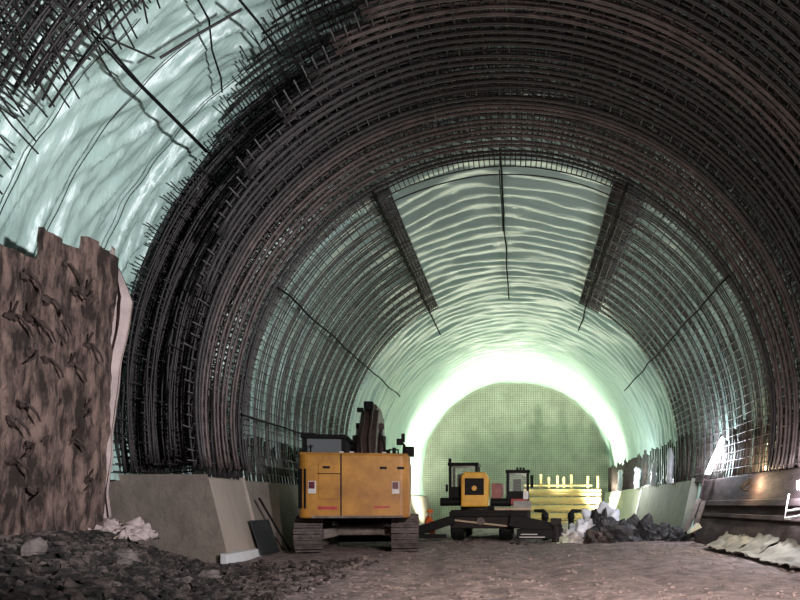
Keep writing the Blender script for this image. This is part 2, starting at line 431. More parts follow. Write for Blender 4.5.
# loose bars sticking out of it
for p0_, p1_, lab in (((62, 49, 10.6), (90, 59, 11.6), 'short bar jutting from the overhead mesh, the lowest of them'),
                      ((103, 36, 10.8), (154, 58, 12.0), 'middle loose bar jutting right from the overhead mesh across the pale sheet')):
    b = MB().tube([P(*p0_), P(*p1_)], .022, 6)
    tag(b.build('loose_bar', 'rebar', base=True), lab, 'bar', 'loose bars hanging over the pale sheet')
b = MB().tube([P(160, 58, 12.0), P(200, 33, 12.1), P(242, 9, 12.2)], .024, 6)
tag(b.build('loose_bar', 'rebar', base=True), 'long straight loose bar slanting up to the right near the photo top', 'bar', 'loose bars hanging over the pale sheet')

# grey meshes farther in, left and right of the crown opening
def grey_mesh(name, a0, a1, label, edge):
    e = empty(name, (XC + 8.0 * cos(RAD((a0 + a1) / 2)), 23.5, 2.5), label, 'rebar mesh', 'grey rebar meshes beyond the arch cage')
    Rg = 8.14
    d = 18.3; i = 0; ref = {}
    ex = MB()
    while d < 29.5:
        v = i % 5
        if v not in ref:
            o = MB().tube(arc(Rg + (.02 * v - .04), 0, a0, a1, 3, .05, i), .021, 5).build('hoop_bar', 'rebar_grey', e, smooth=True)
            ref[v] = o.data; bpy.data.objects.remove(o)
        o = bpy.data.objects.new('hoop_bar', ref[v]); COL.objects.link(o); o.parent = e
        o.location = Vector((0, d, 0)) - e.location
        i += 1; d += .165 + random.uniform(-.05, .05)
    n = int(abs(a1 - a0) / 2.1)
    for j in range(n + 1):
        a = a0 + (a1 - a0) * j / n
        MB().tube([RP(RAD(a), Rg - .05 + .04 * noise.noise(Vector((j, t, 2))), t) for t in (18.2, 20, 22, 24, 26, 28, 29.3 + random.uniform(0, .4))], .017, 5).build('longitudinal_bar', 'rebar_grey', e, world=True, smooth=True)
    # dense lapped strip beside the crown opening
    s0, s1 = edge
    lap = MB()
    d = 18.4
    while d < 29.4:
        lap.tube(arc(Rg - .12 + random.uniform(-.04, .04), d, s0, s1 + random.uniform(-.6, .6), 2, .03, d), .022, 4); d += .085
    for q in range(5):
        a = s0 + (s1 - s0) * q / 4
        lap.tube([RP(RAD(a), Rg - .14, t) for t in (18.3, 21, 24, 27, 29.4)], .022, 4)
    tag(lap.build('lapped_strip', 'rebar_grey', e, world=True, smooth=True), 'darker strip of lapped bars along the crown opening', kind='stuff')
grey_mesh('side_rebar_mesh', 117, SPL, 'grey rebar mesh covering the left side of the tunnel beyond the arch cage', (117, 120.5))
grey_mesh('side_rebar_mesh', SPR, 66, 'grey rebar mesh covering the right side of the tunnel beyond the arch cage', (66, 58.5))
# a few thin hoops across the crown opening
for i, d in enumerate((18.5, 18.9, 19.35)):
    o = MB().tube(arc(8.12, d, 64, 119, 3, .05, i), .02, 5).build('crown_hoop', 'rebar', base=True)
    tag(o, ['thin hoop bar across the pale crown sheet, nearest the arch cage', 'thin hoop bar across the pale crown sheet, middle of three', 'thin hoop bar across the pale crown sheet, farthest from the arch cage'][i], 'bar', 'hoop bars across the crown')

# cables and lines along the lining
def cable(pts, r, label, group='cables along the lining', name='cable', m='cable'):
    tag(MB().tube(pts, r, 6).build(name, m, base=True, smooth=True), label, 'cable', group)
def along(a, d0, d1, R=7.95, wob=.6, n=24, seed=0):
    return [RP(RAD(a + wob * noise.noise(Vector((seed, t * .5, 0)))), R + .06 * noise.noise(Vector((seed, t * .7, 4))), t) for t in [d0 + (d1 - d0) * i / n for i in range(n + 1)]]
cable(along(91.5, 17.9, 31, 8.1, .5, seed=1), .035, 'black cable running along the crown in the middle of the pale opening')
cable(along(91.9, 18.8, 23, 7.95, .6, seed=9), .022, 'thin second cable beside the crown cable, near end only')
cable(along(120.5, 18, 33, 7.9, .6, seed=2), .04, 'dark cable along the left edge of the crown opening')
cable(along(63, 18, 33, 7.9, .6, seed=3), .04, 'dark cable along the right edge of the crown opening')
cable(along(150, 18, 36, 7.9, .6, seed=4), .035, 'dark cable along the grey mesh midway up the left side')
cable(along(33, 18, 36, 7.9, .6, seed=5), .035, 'dark cable along the grey mesh midway up the right side')
cable(along(179, 17.8, 27, 7.85, .5, seed=6), .03, 'dark cable low on the left side above the starter bars')
# lines over the near pale sheet
cable([P(95, 32, 10.9), P(140, 84, 12.3), P(180, 124, 13.6), P(212, 156, 15.0)], .03, 'black doubled cable slanting down across the near pale sheet', 'lines over the near pale sheet')
cable([P(92, 34, 11.1), P(130, 76, 12.3), P(176, 122, 13.5), P(206, 152, 14.8)], .022, 'thin strand tied along the slanting black cable', 'lines over the near pale sheet')
cable([P(196, -4, 12.0), P(209, 20, 12.6), P(212, 50, 13.3), P(221, 78, 14.0), P(222, 92, 14.4)], .022, 'thin wire hanging down near the photo top beside the ragged mesh edge', 'lines over the near pale sheet')
cable([P(238, -2, 12.2), P(258, 22, 12.9), P(282, 56, 13.6)], .032, 'dark line at the top of the pale sheet by the arch cage', 'lines over the near pale sheet')
def on_sheet(pts, R=10.17):
    return pts
def sheet_line(a0, a1, d0, d1, seed, n=26):
    return [RP(RAD(a0 + (a1 - a0) * i / n), 10.16 + .03 * noise.noise(Vector((i * .4, seed, 2))), d0 + (d1 - d0) * i / n + .08 * noise.noise(Vector((i * .3, seed, 0)))) for i in range(n + 1)]
cable(sheet_line(135, 181, 12.0, 11.4, 1), .009, 'thin seam wire down the pale sheet, nearest the wall corner', 'seam wires on the near pale sheet', 'seam_wire')
cable(sheet_line(132, 178, 13.1, 12.5, 2), .009, 'thin seam wire down the middle of the near pale sheet', 'seam wires on the near pale sheet', 'seam_wire')
cable(sheet_line(128, 162, 14.6, 14.3, 3), .009, 'thin seam wire down the pale sheet beside the ragged mesh edge', 'seam wires on the near pale sheet', 'seam_wire')

# ------------------------------------------------------------------ starter bars
sb = empty('starter_bar_row', (-8.5, 19, 2.2), 'row of dark upright starter bars rising from the left kicker wall behind the excavator', 'starter bars')
i = 0; d = 16.2
while d < 29:
    for off in (7.98, 8.3):
        h = 1.35 + .35 * noise.noise(Vector((d, off, 0))) + (.9 if d < 18 else 0)
        x = XC - off
        b = MB().tube([(x, d, 2.15), (x - .1 + random.uniform(-.06, .06), d + random.uniform(-.05, .05), 2.2 + h * .5), (x - .12 + random.uniform(-.1, .1), d + random.uniform(-.08, .08), 2.2 + h)], .035, 5)
        if i < 98: b.build('starter_bar', 'rebar', sb, world=True, smooth=True)
        i += 1
    d += .27
sr = empty('starter_bar_row', (7.6, 19, 2.5), 'row of brownish upright starter bars standing on the right kicker wall beside the tube lamp', 'starter bars')
i = 0; d = 12.5
while d < 26.5:
    for off in (8.0, 8.35):
        h = 1.7 + .5 * noise.noise(Vector((d, off, 3)))
        x = XC + off
        b = MB().tube([(x, d, 2.4), (x + .1 + random.uniform(-.05, .05), d + random.uniform(-.05, .05), 2.45 + h * .5), (x + .16 + random.uniform(-.08, .08), d + random.uniform(-.06, .06), 2.45 + h)], .038, 5)
        if i < 98: b.build('starter_bar', 'rebar_rust', sr, world=True, smooth=True)
        i += 1
    d += .3
sf = empty('starter_bar_row', (7.6, 37, 2.5), 'far row of dark upright starter bars on the right kicker walls beyond the tube lamp', 'starter bars')
d = 27.; i = 0
while d < 52:
    h = 2.1 + .4 * noise.noise(Vector((d, 1, 3)))
    x = XC + 7.95
    MB().tube([(x, d, 2.5), (x + .03, d, 2.5 + h * .5), (x + .02, d, 2.5 + h)], .04, 5).build('starter_bar', 'rebar_rust', sf, world=True, smooth=True)
    d += .42
# bars in bright plastic sleeves
SL = [(44.5, 4.1, 'farthest'), (37.6, 3.9, 'third from the tube lamp'), (33.2, 4.2, 'second from the tube lamp'), (29.6, 4.3, 'nearest the tube lamp')]
for d, zt, w in SL:
    x = XC + 7.7
    b = MB()
    for k in range(3):
        n = 8; ox = random.uniform(-.08, .08); oy = random.uniform(-.3, .3); h = (zt - 2.5) * random.uniform(.75, 1.0)
        b.tube([(x + ox + random.uniform(-.04, .04) + .06 * q / n, d + oy + random.uniform(-.06, .06), 2.5 + h * q / n) for q in range(n + 1)], [random.uniform(.09, .17) for q in range(n)] + [.05], 7)
    o = b.build('wrapped_bars', 'plastic' , base=True, smooth=True)
    tag(o, 'pale plastic wrapped bar bundle standing on the right kicker wall, ' + w, 'bar bundle', 'plastic wrapped bar bundles')

# ------------------------------------------------------------------ lamps on the right
lt = empty('tube_lamp', P(706, 477, 23.0), 'glowing white tube lamp leaning on starter bars above the right kicker wall', 'lamp')
p, q = P(707.5, 474, 23.0), P(724, 438, 23.0)
MB().tube([p, p + (q - p) * .5, q], .10, 10).build('light_tube', 'lamp', lt, world=True, smooth=True)
MB().cyl(p - (q - p) * .04, p, .11, 10).build('end_cap', 'grey', lt, world=True)
MB().cyl(q, q + (q - p) * .04, .11, 10).build('end_cap', 'grey', lt, world=True)
c = P(800, 485, 15.2)
fl = empty('floodlight', c, 'white glowing floodlight on the near right kicker wall at the photo edge', 'lamp')
MB().box(c + Vector((.06, .02, 0)), (.12, .26, .26)).build('housing', 'dark_metal', fl, world=True, bevel=.02)
MB().box(c + Vector((-.015, -.0, 0)), (.04, .22, .22)).build('lens', 'lamp', fl, world=True, bevel=.01)
MB().cyl(c + Vector((.06, .02, -.1)), c + Vector((.12, .02, -.4)), .025, 8).build('bracket', 'dark_metal', fl, world=True)
# white pipe frame at the right edge
e = empty('pipe_frame', (face_x(.9) - .25, 14.6, .8), 'white pipe frame bolted on the near right kicker wall below the floodlight', 'frame')
a = P(789, 494, 15.6); a2 = P(784.5, 519, 15.6)
MB().tube([a, a2], .018, 8).build('upright', 'white', e, world=True, smooth=True)
for (u, v) in (((785, 518.5, 15.6), (805, 515, 14.2)), ((787, 511, 15.6), (806, 508.5, 14.2))):
    MB().tube([P(*u), P(*v)], .03, 8).build('rail', 'white', e, world=True, smooth=True)
MB().tube([P(784.5, 519, 15.6), P(784.5, 519, 15.6) + Vector((.55, 0, 0))], .018, 8).build('stay', 'white', e, world=True, smooth=True)
# bent hook on the kicker
c = P(748, 483, 19.2)
b = MB().tube([P(756, 476, 19.6), P(747, 482, 19.5), P(741, 488, 19.5), P(744, 490, 19.4), P(752, 489, 19.4)], [.07, .08, .05, .045, .03], 8)
b.tube([P(747, 482, 19.5), P(751, 486, 19.45), P(753, 489, 19.4)], .03, 6)
tag(b.build('bent_hook', 'dark_metal', base=True, smooth=True), 'rusty bent steel hook on the lit upper face of the near right kicker wall', 'hook')
# warm bulb above it
c = P(766, 470, 18.6)
wl = empty('warm_lamp', c, 'small warm lamp on top of the near right kicker wall above the bent hook', 'lamp')
MB().blob(c + Vector((0, 0, .06)), (.05, .05, .07), 1, 0., 8, 6).build('bulb', 'lamp_warm', wl, world=True, smooth=True)
MB().cyl(c + Vector((.02, 0, -.1)), c + Vector((.0, 0, .01)), .03, 8).build('socket', 'black', wl, world=True)

# leaning planks and boards between the right kickers
for k, (pa, pb_, w) in enumerate((((699, 499, 23.6), (686, 532, 23.2), 'leftmost'), ((704, 501, 22.8), (693, 533, 22.5), 'rightmost'))):
    A, B = P(*pa), P(*pb_)
    b = MB().beam(A, B, .22, .06)
    tag(b.build('plank', 'mud_metal', base=True, bevel=.01), f'grey plank leaning on the gap beside the dark right kicker wall, {w} of the pair', 'plank', 'leaning planks on the right')
b = MB(); A = [P(689, 533.5, 21.5), P(691, 530, 21.5), P(699, 523, 21.5), P(702, 527.5, 21.5)]
b.add(A + [v + Vector((.05, .5, -.02)) for v in A], [(0, 1, 2, 3), (7, 6, 5, 4), (0, 4, 5, 1), (1, 5, 6, 2), (2, 6, 7, 3), (3, 7, 4, 0)])
tag(b.build('board_offcut', 'concrete_pale', base=True), 'pale wedge of board lying tilted at the foot of the leaning planks', 'board')

b = MB().tube([(face_x(.1) + .02, 36.75, .05), (face_x(1.4) - .0, 36.75, 1.4), (face_x(2.2), 36.75, 2.25), (face_x(2.5) + .12, 36.5, 2.58), (face_x(2.55) + .14, 34.5, 2.6)], .09, 8)
tag(b.build('edge_strip', 'white', base=True, smooth=True), 'white curved strip edging the joint between the two far right kicker blocks', 'strip')
# crumpled sheets along the right foot
def crumple(name, m, fn, nu, nv, amp, seed, label, group, fr=2.2, cat='sheet', th=.025):
    b = MB(); sv = Vector((seed * 5.1, seed * 2.3, seed))
    def pt(u, v):
        p = Vector(fn(u, v)); q = p * fr + sv
        return p + Vector((ridge(noise.noise(q)) * amp * .6, noise.noise(q + Vector((9, 0, 0))) * amp, abs(noise.noise(q + Vector((0, 9, 0)))) * amp * 1.4))
    b.slab(pt, lambda u, v: pt(u, v) + Vector((.0, .012, -th)), nu, nv)
    return tag(b.build(name, m, base=True, smooth=True), label, cat, group)
def footx(d): return face_x(0) - .1
def strip(d0, d1, w, hgt, zb=.02):
    def fn(u, v):
        d = d0 + (d1 - d0) * u; x = footx(d) - w * (1 - v) ; z = zb + gz(x, d) * .5 + hgt * v ** 2 + .06
        return (x + .1 * v, d, z)
    return fn
crumple('ground_sheet', 'cloth_grey', strip(20.2, 17.6, .75, .42), 30, 16, .13, 1, 'olive crumpled sheet along the right kicker foot, farthest from the floodlight', 'crumpled sheets along the right kicker foot')
crumple('ground_sheet', 'cloth_grey', strip(17.55, 16.0, .8, .45), 26, 16, .13, 2, 'olive crumpled sheet along the right kicker foot, middle one', 'crumpled sheets along the right kicker foot')
crumple('ground_sheet', 'cloth_grey', strip(15.95, 13.2, .85, .4), 30, 16, .13, 3, 'greyish crumpled sheet at the right kicker foot below the white pipe frame', 'crumpled sheets along the right kicker foot')

# ------------------------------------------------------------------ retaining wall on the left
rw = empty('retaining_wall', (-9.1, 12, 0), 'tall brown rough retaining wall with stepped top and steel tie ends, at the left', 'wall')
def wall_face(d, z, off, seed):
    x = -9.42 + .42 * (max(z, 0) / 7) ** 1.5 + off
    x += .12 * noise.noise(Vector((d * 2.4, z * .18, seed))) + .05 * ridge(noise.noise(Vector((d * 4.2, z * .3, seed + 4)))) + .05 * noise.noise(Vector((d * 2.5, z * 1.6, seed))) + .04 * ridge(noise.noise(Vector((d * 6, z * 1.1, seed)))) + .035 * noise.noise(Vector((d * 5, z * 4, seed)))
    return x
def panel(d0, d1, ztop, off, seed, tilt=0.):
    def fr_(u, v):
        d = d0 + (d1 - d0) * u; z = -.2 + (ztop + .2 + .05 * noise.noise(Vector((d * 3, seed, 0)))) * v
        d += .04 * noise.noise(Vector((z * 1.3, seed, u * 3)))
        return Vector((wall_face(d, z, off, seed), d, z))
    MB().slab(fr_, lambda u, v: fr_(u, v) + Vector((-.10, 0, 0)), 46, 110).build('panel', 'shotcrete', rw, world=True, smooth=False)
panel(9.0, 11.18, 6.02, .0, 1); panel(11.2, 12.32, 6.62, .05, 2); panel(12.36, 13.42, 6.98, .0, 3)
ties = [(22, 316), (18, 275), (58, 265), (80, 292), (40, 300), (66, 292), (9, 316), (32, 322), (50, 330), (56, 322), (45, 360), (26, 352), (70, 365), (60, 400), (20, 405), (75, 440), (52, 432), (14, 460), (88, 410), (66, 470), (30, 445), (84, 345), (8, 420), (40, 490), (92, 480)]
for i, (px, py) in enumerate(ties):
    d = -9.15 * F / (px - VX)
    z = HC + (VY - py) * d / F; x = wall_face(d, z, .03, 1)
    d = min(max(d, 9.2), 13.3)
    s1 = random.choice((-1, 1)); L = random.uniform(.14, .3)
    b = MB().tube([(x - .1, d, z), (x + .12, d + .02, z + .02), (x + .2, d + s1 * L * .5, z - L * .5), (x + .16, d + s1 * L, z - L)], [.022, .03, .026, .016], 6)
    b.blob((x + .02, d, z), (.07, .10, .09), i, .5, 7, 5)
    if i % 3 == 0: b.tube([(x, d, z), (x + .25, d - .15, z + .22)], .022, 5)
    b.build('tie_bar', 'rust', rw, world=True)
# sheet hanging off the end of that wall
def hang(u, v):          # u down, v across
    y0 = 256 + 262 * u
    L = [(0, 111, 116), (.08, 110, 124), (.15, 109, 130), (.3, 106, 124), (.5, 101, 116), (.7, 98, 110), (.9, 94, 108), (1, 90, 110)]
    for (a, l0, r0_), (b_, l1, r1) in zip(L, L[1:]):
        if a <= u <= b_:
            t = (u - a) / (b_ - a); l = l0 + (l1 - l0) * t; r = r0_ + (r1 - r0_) * t; break
    px = l + (r - l) * v
    p = P(px, y0 + 22 * (v - .5) * max(0, 1 - u * 3), 13.55)
    p.y += .10 * sin(v * 14 + 2 * u) + .08 * noise.noise(Vector((v * 3, u * 6, 1)))
    p.x += .03 * noise.noise(Vector((v * 4, u * 9, 5)))
    return p
b = MB().slab(hang, lambda u, v: hang(u, v) + Vector((0, .03, 0)), 60, 24)
tag(b.build('hanging_sheet', 'cloth', base=True, smooth=True), 'pinkish pale sheet hanging down the right end of the brown retaining wall', 'sheet')
for i, (px, py, w, h, lab) in enumerate(((95, 520, 1.0, .55, 'crumpled pale sheet heaped at the foot of the hanging sheet'), (124, 522, .85, .5, 'crumpled pale sheet lying before the kicker wall end face'))):
    c = P(px, py, 13.2); zb = gz(c.x, 13.2)
    crumple('crumpled_sheet', 'cloth', lambda u, v, c=c, w=w, h=h, zb=zb: (c.x + (u - .5) * w, 13.2 + (v - .5) * .8, zb + .02 + h * .8 * (1 - (2 * u - 1) ** 2) * v), 44, 34, .17, 4 + i, lab, 'crumpled sheets by the retaining wall', 5.5)
b = MB().tube([P(98, 553, 12.0), P(116, 537, 12.6)], .02, 6)
tag(b.build('stick', 'wood', base=True), 'thin pale stick poking out of the rubble before the retaining wall', 'stick')
# rubble on the mound
b = MB()
for i in range(7600):
    x = random.uniform(-10, -3.6); d = random.uniform(8.0, 15.3)
    if i > 5600: x = random.uniform(-6.2, -2.4); d = random.uniform(5.0, 8.4)
    if gz(x, d) < .06 and random.random() < .75: continue
    r = random.choice((.022, .03, .04, .05, .075)) * random.uniform(.7, 1.3)
    if x < -8.9 and d < 13.4: continue
    b.blob((x, d, gz(x, d) + r * .3), (r * random.uniform(.8, 1.7), r * random.uniform(.8, 1.5), r * random.uniform(.5, 1.1)), i, .45, 6, 4, rz=random.uniform(0.1, 3))
tag(b.build('rubble', 'rubble', base=True), 'dark broken rubble strewn over the mound at lower left', 'rubble', kind='stuff')
b = MB()
for i in range(2600):
    d = 8.5 * (3.4 ** random.random()); x = random.uniform(-4.4, 7.0 * min(1, d / 11))
    r = random.choice((.01, .014, .02, .025, .04)) * random.uniform(.7, 1.3)
    b.blob((x, d, gz(x, d) + r * .2), (r * random.uniform(.9, 1.6), r * random.uniform(.9, 1.5), r * .7), i, .4, 5, 4)
tag(b.build('gravel', 'gravel', base=True), 'small loose stones scattered over the muddy tunnel floor', 'gravel', kind='stuff')
STN = [(-7.4, 9.0, .16), (-6.6, 9.9, .13), (-5.4, 9.6, .12), (-7.0, 10.6, .17), (-5.9, 11.3, .14), (-4.8, 10.4, .10)]
SL_ = ['nearest the left photo edge', 'second in from the left photo edge', 'nearest the bottom edge', 'largest in the middle of the mound', 'behind the largest one', 'lowest on the right slope']
for i, (x, d, r) in enumerate(STN):
    o = MB().blob((x, d, gz(x, d) + r * .35), (r * 1.4, r * 1.1, r * .8), 40 + i, .35, 9, 7).build('stone', 'stone', base=True)
    tag(o, 'brown angular stone on the left rubble mound, ' + SL_[i], 'stone', 'stones on the rubble mound')
c = P(2, 592, 8.4)
b = MB().beam((c.x - .35, 8.1, gz(c.x, 8.4) + .28), (c.x + .14, 8.3, gz(c.x, 8.4) - .15), .4, .1)
tag(b.build('board_offcut', 'cloth', base=True, bevel=.01), 'pale board end poking up in the bottom left photo corner', 'board')

# ------------------------------------------------------------------ excavator
ex = empty('excavator', (-5.3, 20.2, .0), 'yellow crawler excavator seen from behind, standing before the left kicker wall', 'excavator', rz=RAD(9.5))
def rounded(x0, x1, y0, y1, r, n=6, corners=(1, 1, 1, 1)):
    out = []
    for (cx, cy, a0, on) in ((x1 - r, y1 - r, 0, corners[0]), (x0 + r, y1 - r, 90, corners[1]), (x0 + r, y0 + r, 180, corners[2]), (x1 - r, y0 + r, 270, corners[3])):
        if on:
            for i in range(n + 1):
                a = RAD(a0 + 90 * i / n); out.append((cx + r * cos(a), cy + r * sin(a)))
        else: out.append((cx + (r if a0 in (0, 270) else -r), cy + (r if a0 < 180 else -r)))
    return out
YR = -2.83
b = MB().prism(rounded(-1.58, 1.58, YR, -1.75, .28, 6, (0, 0, 1, 1)), 2, 1.07, 2.93)
cw = b.build('counterweight', 'yellow', ex, bevel=.05)
def rearplate(name, x0, x1, z0, z1, m, t=.012, bev=0., par=ex, y=YR):
    return MB().bb(x0, x1, y - t, y + .03, z0, z1).build(name, m, par, bevel=bev)
# details of the counterweight (sub-parts)
rearplate('seam', -.395, -.355, 1.08, 2.93, 'black', .008, par=cw)
rearplate('access_door', -1.0, -.42, 1.62, 2.66, 'yellow', .022, .012, par=cw)
rearplate('seam', -1.02, -.40, 2.34, 2.365, 'black', .026, par=cw)
for x0 in (-.88, .72, 1.22): rearplate('handle_recess', x0, x0 + .2, 2.5, 2.57, 'black', .028, par=cw)
for x0 in (-1.27, 1.08):
    rearplate('lamp_bezel', x0 - .02, x0 + .2, 1.78, 2.14, 'offwhite', .015, .01, par=cw)
    rearplate('tail_lamp', x0, x0 + .17, 1.92, 2.12, 'red_lens', .03, .01, par=cw)
rearplate('warning_stripe', -1.02, -.48, 1.32, 1.41, 'red', .006, par=cw)
rearplate('warning_stripe', .55, 1.0, 1.36, 1.42, 'red', .006, par=cw)
rearplate('bumper_lip', -1.2, 1.4, 1.07, 1.14, 'mud_metal', .03, .02, par=cw)
b = MB().bb(-1.58, 1.56, -1.75, 1.55, 1.12, 2.9)
ub = b.build('engine_housing', 'yellow', ex, bevel=.06)
MB().box((-1.455, YR + .085, 1.92), (.27, .06, 1.15), Matrix.Rotation(RAD(-30), 3, 'Z')).build('corner_grille', 'black', cw, bevel=.01)
MB().bb(-1.60, -1.56, -2.3, -1.0, 1.3, 2.5).build('side_grille', 'black', ex, bevel=.01)
MB().bb(-1.56, 1.52, YR + .15, 1.0, 2.9, 2.98).build('hood', 'yellow', ex, bevel=.03)
# slew ring, centre frame
MB().cyl((0, 0, .78), (0, 0, 1.12), .75, 24).build('slew_ring', 'dark_metal', ex)
tr = MB(); tr.bb(-.75, .75, -1.0, 1.0, .48, .82)
fr_ = tr.build('centre_frame', 'mud_metal', ex, bevel=.06)
for s in (-1, 1):
    for y in (-.75, .75):
        MB().beam((s * .3, y * .4, .72), (s * 1.25, y * 1.6, .52), .36, .3).build('frame_leg', 'mud_metal', fr_, bevel=.04)
MB().bb(-1.02, 1.02, 1.5, 1.62, .12, 1.0).build('belly_plate', 'black', ex, bevel=.02)
MB().bb(-1.2, 1.2, -1.55, -1.3, .95, 1.1).build('underside_plate', 'black', ex, bevel=.02)
def track(s):
    L, Rr, w = 1.62, .50, .82; cx = s * 1.42; zc = .56
    b = MB(); per = 2 * (2 * L) + 2 * pi * Rr; n = 54
    for i in range(n):
        t = per * i / n
        if t < 2 * L: p = (-L + t, -Rr); a = 0
        elif t < 2 * L + pi * Rr: q = (t - 2 * L) / Rr; p = (L + Rr * sin(q), -Rr * cos(q)); a = q
        elif t < 4 * L + pi * Rr: q = t - 2 * L - pi * Rr; p = (L - q, Rr); a = pi
        else: q = (t - 4 * L - pi * Rr) / Rr; p = (-L - Rr * sin(q), Rr * cos(q)); a = pi + q
        rot = Matrix.Rotation(a, 3, 'X')
        b.box((cx, p[0], zc + p[1]), (w, per / n * .86, .05), rot)
        o_ = rot @ Vector((0, 0, -.045)); b.box((cx, p[0] + o_.y, zc + p[1] + o_.z), (w, .03, .055), rot)
        o2 = rot @ Vector((0, 0, .06)); b.box((cx, p[0] + o2.y, zc + p[1] + o2.z), (.3, per / n * 1.02, .08), rot)
    t = b.build('track', 'track', ex)
    MB().prism([(-1.5, .38), (1.5, .38), (1.4, .72), (-1.4, .72)], 0, cx - .2, cx + .2).build('track_frame', 'mud_metal', t, bevel=.03)
    for y, nm_ in ((-1.62, 'sprocket'), (1.62, 'idler')):
        b = MB().cyl((cx - .22, y, zc), (cx + .22, y, zc), .40, 20); b.cyl((cx - .36, y, zc), (cx + .36, y, zc), .17, 14); b.build(nm_, 'mud_metal', t)
    for k in range(6):
        y = -1.15 + 2.3 * k / 5
        MB().cyl((cx - .24, y, .25), (cx + .24, y, .25), .13, 12).build('roller', 'mud_metal', t)
track(-1); track(1)
# cab
cb = MB().bb(-1.86, -.50, -.55, 1.25, 2.9, 3.05).build('cab', 'black', ex, bevel=.03)
for x in (-1.80, -.58):
    for y in (-.48, 1.18): MB().bb(x - .07, x + .07, y - .06, y + .06, 3.0, 3.62).build('cab_pillar', 'black', cb, bevel=.015)
MB().bb(-1.92, -.46, -.62, 1.32, 3.6, 3.74).build('cab_roof', 'black', cb, bevel=.05)
MB().bb(-1.74, -.64, -.5, -.47, 3.02, 3.62).build('rear_window', 'glass', cb)
MB().bb(-1.74, -.64, 1.17, 1.2, 3.02, 3.62).build('front_window', 'glass', cb)
MB().bb(-1.83, -1.81, -.42, 1.12, 3.02, 3.62).build('side_window', 'glass', cb)
MB().bb(-.57, -.55, -.42, 1.12, 3.02, 3.62).build('side_window', 'glass', cb)
MB().bb(-1.95, -1.5, -.5, -.1, 3.74, 3.80).build('roof_guard', 'dark_metal', cb, bevel=.01)
# boom: goose neck rising then reaching forward
side = [(-.25, 2.3), (.35, 2.3), (.9, 3.3), (1.9, 4.3), (3.3, 4.72), (4.9, 4.5), (5.0, 4.75), (3.3, 5.12), (1.6, 4.88), (.55, 4.1), (-.1, 3.2)]
bo = MB().prism(side, 0, -.22, .40).build('boom', 'boom_brown', ex, bevel=.04)
for x in (-.36, .52):
    MB().cyl((x, 1.0, 2.6), (x, 1.35, 3.9), .15, 12).build('lift_cylinder', 'boom_brown', bo, smooth=True)
    MB().cyl((x, 1.3, 3.7), (x, 1.75, 4.35), .06, 10).build('piston_rod', 'chrome', bo, smooth=True)
MB().bb(-.42, .58, 1.6, 1.85, 4.2, 4.42).build('cylinder_pin', 'boom_brown', bo, bevel=.02)
arm = MB().prism([(4.6, 4.9), (5.1, 5.1), (5.35, 4.6), (5.0, 2.2), (4.7, 2.2), (4.55, 4.2)], 0, -.02, .38).build('arm', 'boom_brown', ex, bevel=.03)
MB().cyl((.18, 2.2, 5.1), (.18, 4.5, 5.3), .12, 10).build('arm_cylinder', 'boom_brown', bo)
MB().bb(-.12, .22, 1.35, 1.75, 4.85, 5.18).build('valve_block', 'black', bo, bevel=.03)
MB().bb(-.36, -.14, 1.4, 1.6, 4.8, 4.95).build('work_light', 'black', bo, bevel=.02)
for i, (x, r) in enumerate(((-.06, .035), (.2, .04))):
    MB().tube([(x, -.1, 2.7), (x + .03, -.3, 3.2), (x - .02, -.05, 3.7), (x, .6, 4.3), (x, 1.35, 4.95)], r, 6).build('hose', 'boom_brown', bo, smooth=True)
MB().tube([(.46, -.2, 2.75), (.72, -.35, 3.15), (.68, -.1, 3.5), (.5, .4, 3.9)], .035, 6).build('hose', 'black', bo, smooth=True)
bk = MB().prism([(4.3, .25), (4.0, .9), (4.2, 1.6), (4.75, 1.95), (5.2, 1.9), (5.3, 1.2), (5.1, .45)], 0, -.5, .85).build('bucket', 'mud_metal', ex, bevel=.04)
MB().beam((.18, 4.86, 2.3), (.18, 4.8, 1.8), .3, .3).build('bucket_link', 'boom_brown', ex)
# rails, exhaust, mirror on the hood
def rail(pts, nm_='handrail', r=.025): return MB().tube(pts, r, 8).build(nm_, 'black', ex, smooth=True)
rail([(.92, -1.6, 2.95), (.92, -1.6, 3.18), (1.2, -1.6, 3.18), (1.2, -1.6, 2.95)], r=.03)
MB().cyl((.86, -1.3, 2.95), (.86, -1.3, 3.2), .09, 12).build('exhaust_pipe', 'black', ex)
MB().cyl((1.05, -1.0, 2.95), (1.05, -1.0, 3.3), .06, 10).build('air_intake', 'black', ex)
rail([(1.30, .2, 2.95), (1.34, .2, 3.5), (1.2, .2, 3.62)], 'mirror_arm', .05)
MB().bb(1.36, 1.68, .12, .2, 3.1, 3.46).build('mirror', 'black', ex, bevel=.03)
MB().bb(1.08, 1.26, .1, .22, 3.5, 3.72).build('mirror', 'black', ex, bevel=.02)
MB().bb(1.24, 1.36, .14, .24, 3.6, 3.9).build('camera_post', 'black', ex, bevel=.02)
rail([(-1.55, -.9, 2.95), (-1.55, -.9, 3.35), (-1.55, .4, 3.35)])
for x in (-.2, -.5, .75): MB().bb(x, x + .12, -2.3, -2.15, 2.96, 3.05).build('hood_latch', 'offwhite', ex, bevel=.01)

